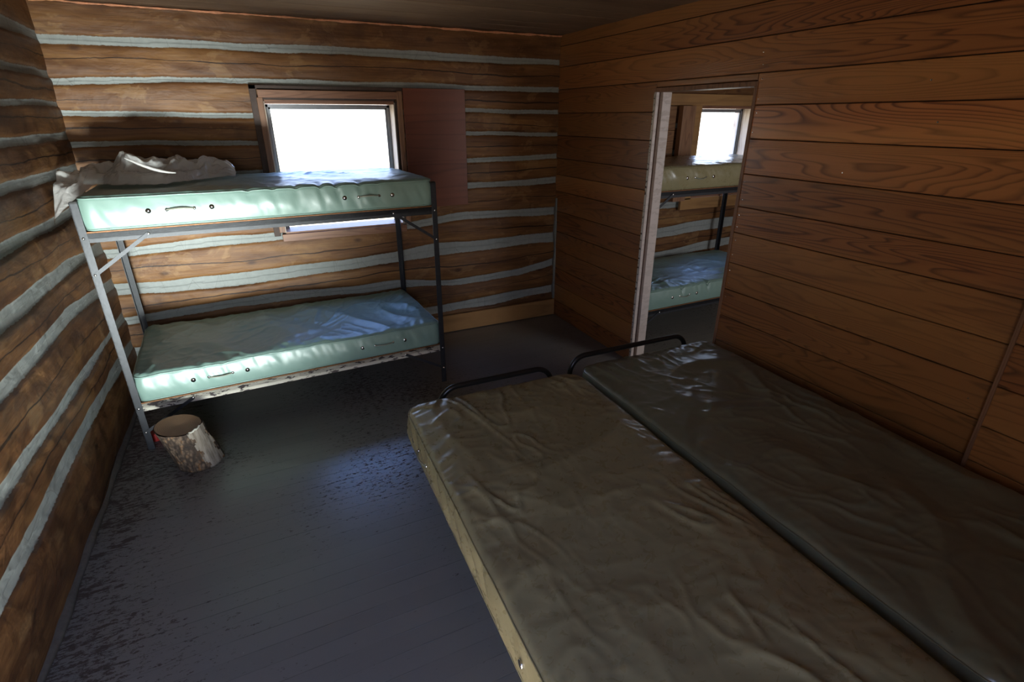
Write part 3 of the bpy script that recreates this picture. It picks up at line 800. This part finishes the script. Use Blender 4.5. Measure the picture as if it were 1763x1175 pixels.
# ---------------------------------------------------------------- two low beds side by side
def low_bed(label, x0, x1, y0, y1, ztop, rz):
    root = empty('metal_bed', ((x0 + x1) / 2, y1, 0), rz); tag(root, label, 'bed frame')
    hx = (x1 - x0) / 2; Ln = y1 - y0
    def P(nm, fn, mt, smooth=False):
        bm = bmesh.new(); fn(bm); bmesh.ops.recalc_face_normals(bm, faces=bm.faces); return link(nm, bm, mt, root, smooth=smooth)
    for yy, nm in ((0, 'end_hoop'), (-Ln, 'end_hoop')):
        pts = [(-hx, yy, 0)]; rc = .10
        for k in range(9):
            a = math.pi / 2 * k / 8; pts.append((-hx + rc - rc * math.cos(a), yy, ztop - rc + rc * math.sin(a)))
        for k in range(9):
            a = math.pi / 2 * k / 8; pts.append((hx - rc + rc * math.sin(a), yy, ztop - rc + rc * math.cos(a)))
        pts.append((hx, yy, 0)); P(nm, lambda bm: tube(bm, pts, .0155, 12), M['tubeblack'], True)
        P('cross_rail', lambda bm: box(bm, -hx, yy - .012, .33, hx, yy + .012, .37, .002), M['steel'])
    for sx in (-1, 1):
        P('side_rail', lambda bm: box(bm, sx * hx - .012, -Ln, .335, sx * hx + .012, 0, .375, .002), M['steel'])
    for k in range(1, 10):
        P('slat', lambda bm: box(bm, -hx + .01, -Ln * k / 10 - .02, .368, hx - .01, -Ln * k / 10 + .02, .380), M['rust'])
    return root
low_bed('low black tube bed frame under the nearer olive mattress', 1.69, 2.35, .13, 2.320, .578, R(-1.2))
low_bed('low black tube bed frame against the board wall, beside the doorway', 2.495, 3.36, .13, 2.340, .588, R(-.6))
m = mattress('mattress', 2.06, .975, .172, M['olive'], 23.0, 'olive-brown creased vinyl mattress on the low bed beside the open floor', 1.5, pleats=.007, slant=1.1, r=.09, handles_up=0, hx_pos=(-.335, .25), front=1, crown=.02)
m.location = (1.953, 1.235, .382); m.rotation_euler = (0, 0, R(90 - 1.6) + math.pi)
m = mattress('mattress', 2.06, .960, .172, M['sage'], 29.0, 'dull grey-green vinyl mattress on the low bed along the board wall', 1.5, pleats=.003, slant=.6, r=.07, handles_up=0, hx_pos=(-.25, .25), front=1)
m.location = (2.978, 1.245, .382); m.rotation_euler = (0, 0, R(90 - 1.0) + math.pi)

# ---------------------------------------------------------------- plastic sheet heap
def heap():
    rh = random.Random(11)
    def crumple(cx, cy, amp):
        h = {}
        for i in range(cx + 3):
            for j in range(cy + 3): h[i, j] = rh.uniform(-1, 1) * amp
        def f(u, v):
            a = u * cx; b = v * cy; i = int(a); j = int(b); a -= i; b -= j
            if (i * 7 + j * 3) % 2: 
                if a + b < 1: return h[i, j] + (h[i + 1, j] - h[i, j]) * a + (h[i, j + 1] - h[i, j]) * b
                return h[i + 1, j + 1] + (h[i, j + 1] - h[i + 1, j + 1]) * (1 - a) + (h[i + 1, j] - h[i + 1, j + 1]) * (1 - b)
            if a > b: return h[i, j] + (h[i + 1, j] - h[i, j]) * a + (h[i + 1, j + 1] - h[i + 1, j]) * b
            return h[i, j] + (h[i, j + 1] - h[i, j]) * b + (h[i + 1, j + 1] - h[i, j + 1]) * a
        return f
    big = crumple(9, 5, 1.0); mid = crumple(23, 11, 1.0); fin = crumple(55, 27, 1.0); sx = crumple(14, 8, 1.0); sy = crumple(12, 8, 1.0)
    bm = bmesh.new(); nu, nv = 170, 84; g = {}
    prof = [(-.05, 1.58), (.03, 1.63), (.10, 1.632), (.22, 1.625), (.27, 1.65), (.33, 1.712), (.40, 1.700), (.50, 1.690), (.56, 1.672), (.61, 1.700), (.67, 1.65), (.71, 1.635), (.75, 1.69), (.82, 1.675), (.88, 1.62), (.93, 1.545)]
    yf = [(-.05, 3.52), (.15, 3.64), (.24, 3.72), (.30, 3.66), (.45, 3.60), (.56, 3.62), (.66, 3.74), (.76, 3.86), (.95, 3.96)]
    for i in range(nu + 1):
        u = i / nu; x = -.02 + .93 * u
        for j in range(nv + 1):
            v = j / nv
            f0 = np_interp(x, yf) + .02 * noise.noise(Vector((x * 11, 1, 2)))
            y = f0 + (4.16 + .06 * noise.noise(Vector((x * 5, 8, 2))) - f0) * v
            pk = np_interp(x, prof) - 1.522
            up = min(1, v / .42); sh = (up * (2 - up)) if v < .42 else (1 - ((v - .42) / .58) ** 2.2)
            # a deep trough behind the front fold, so the heap reads as folds not a dome
            z = 1.522 + max(.006, pk * sh * (.86 + .14 * big(u, v)) * (1 - .34 * math.exp(-((v - .26 - .1 * big(u, .5)) / .09) ** 2) * (x > .2)))
            z += sh * (.024 * mid(u, v) + .008 * fin(u, v)) + .004 * (1 + fin(u, v)) * (1 - sh)
            xx = x + sh * .022 * sx(u, v); y += sh * .030 * sy(u, v)
            if x < .20:                       # slips off the end of the mattress towards the log wall
                k = (.20 - x) / .22; drop = (.30 * max(0, .55 - v) + .02) * k
                z -= drop
            g[i, j] = bm.verts.new((max(.02, xx), y, z))
    for i in range(nu):
        for j in range(nv): bm.faces.new((g[i, j], g[i + 1, j], g[i + 1, j + 1], g[i, j + 1]))
    bmesh.ops.smooth_vert(bm, verts=bm.verts, factor=.3, use_axis_x=True, use_axis_y=True, use_axis_z=True)
    o = link('plastic_sheet', bm, M['plastic'], smooth=True)
    org = Vector((.45, 3.85, 1.52))
    for v in o.data.vertices: v.co -= org
    o.location = org
    # a rolled brighter hem lying across the heap
    bm = bmesh.new(); pts = []
    for k in range(15):
        t = k / 14; pts.append((.385 + .23 * t - .45, 3.665 - .03 * t - 3.85, 1.672 - .085 * math.sin(t * 1.5) - 1.52))
    tube(bm, pts, [.003 + .006 * math.sin(math.pi * k / 14) for k in range(15)], 8)
    link('hem', bm, M['plastic'], o, smooth=True)
    tag(o, 'crumpled translucent white plastic sheet heaped on the left end of the upper bunk mattress', 'plastic sheet')
heap()

# ---------------------------------------------------------------- log round
def bark():
    N = NT('pine_bark'); raw = N.coord((1, 1, .6))
    f = N.noise(raw, 22, 5, .7, .6); v = N.n('TexVoronoi', {'Vector': raw, 'Scale': 60.0}, out='Distance')
    c = N.ramp(f, [(.33, (.03, .02, .016)), (.45, (.09, .06, .042)), (.54, (.16, .11, .075)), (.62, (.22, .10, .035)), (.75, (.20, .18, .15))])
    c = N.mix(N.ramp(v, [(.3, 0.0), (.7, .8)]), c, (.028, .02, .016))
    return N.bsdf(c, .85, 0, N.bump(N.math('SUBTRACT', f, v), .9, .012), .25)
def endgrain():
    N = NT('sawn_end'); raw = N.coord()
    d = N.n('VectorMath', {0: raw, 1: (1, 1, 0)}, operation='MULTIPLY'); r_ = N.n('VectorMath', {0: d}, out='Value', operation='LENGTH')
    rg = N.math('FRACT', N.math('MULTIPLY', N.math('ADD', r_, N.math('MULTIPLY', N.noise(raw, 12, 2, .5), .02)), 110))
    c = N.mix(rg, (.36, .22, .13), (.25, .14, .08)); c = N.mix(N.math('MULTIPLY', N.noise(raw, 18, 4, .7), .6), c, (.16, .10, .06))
    return N.bsdf(c, .8, 0, N.bump(rg, .3, .002), .2)
def barewood():
    N = NT('bare_split_side'); f = N.noise(N.coord((60, 60, 6)), 1, 4, .6)
    return N.bsdf(N.ramp(f, [(.3, (.10, .075, .055)), (.7, (.30, .26, .215))]), .7, 0, N.bump(f, .5, .006), .3)
bm = bmesh.new(); sg = 64; nz = 22; rings = []
S0 = Vector((.445, 3.125, 0)); S1 = Vector((.385, 3.10, .275))
for k in range(nz + 1):
    t = k / nz; c = S0.lerp(S1, t); ring = []
    for q in range(sg):
        a = 2 * math.pi * q / sg
        r = .118 * (1 + .05 * math.cos(2 * a + .6)) - .004 * t + .006 * noise.noise(Vector((math.cos(a) * 2, math.sin(a) * 2, t * 2))) + .0035 * noise.noise(Vector((math.cos(a) * 9, math.sin(a) * 9, t * 5)))
        if -1.1 < (a if a < math.pi else a - 2 * math.pi) < -.15: r -= .006     # bark gone on this side
        zz = c.z + (.014 * math.cos(a - 2.2) if k == nz else 0) * 1.0
        ring.append(bm.verts.new((c.x + r * math.cos(a), c.y + r * math.sin(a), zz)))
    rings.append(ring)
for k in range(nz):
    for q in range(sg):
        f = bm.faces.new((rings[k][q], rings[k][(q + 1) % sg], rings[k + 1][(q + 1) % sg], rings[k + 1][q]))
        a = 2 * math.pi * (q + .5) / sg; a = a if a < math.pi else a - 2 * math.pi
        f.material_index = 1 if -1.1 + .12 * math.sin(k * .9) < a < -.15 + .1 * math.sin(k * .7) else 0
        f.smooth = True
bm.faces.new(rings[0][::-1])
bm.transform(Matrix.Translation(-S0))
stump = link('log_round', bm, [bark(), barewood()]); stump.location = S0
tag(stump, 'short sawn log round with bark standing on the floor by the bunk leg', 'log')
bm = bmesh.new(); ctr = S1 - S0
cen = bm.verts.new((0, 0, .0)); inner = []
tops = [rings_ for rings_ in []]
rg0 = []
for q in range(sg):
    a = 2 * math.pi * q / sg
    r = .118 * (1 + .05 * math.cos(2 * a + .6)) - .004 - .005
    if -1.1 < (a if a < math.pi else a - 2 * math.pi) < -.15: r -= .006
    rg0.append(bm.verts.new((r * math.cos(a), r * math.sin(a), .014 * math.cos(a - 2.2) + .002)))
for q in range(sg): bm.faces.new((cen, rg0[q], rg0[(q + 1) % sg]))
# rim strip closing bark to the sawn face
se = link('sawn_face', bm, endgrain(), stump); se.location = ctr
bm = bmesh.new(); pts = []
for k in range(8):
    a = -.35 - .1 * k; pts.append((.114 * math.cos(a), .114 * math.sin(a), .014 * math.cos(a - 2.2) + .004 + .004 * math.sin(k * 2)))
tube(bm, pts, [.003, .006, .004, .007, .005, .006, .004, .002], 7); fb = link('frayed_edge', bm, simple('pale_frayed_wood', (.40, .38, .32), .8), stump, smooth=True); fb.location = ctr

# small red thing on the floor behind the log round
bm = bmesh.new(); disc(bm, (0, 0, 0), (0, 0, 1), .028, .05, 20); tube(bm, [(0, 0, .05), (0, 0, .056)], [.026, .029], 20)
rc = link('red_cup', bm, simple('red_plastic', (.45, .02, .015), .4), smooth=False); rc.location = (.175, 3.50, 0)
tag(rc, 'small red cup on the floor between the log round and the bunk leg', 'cup')
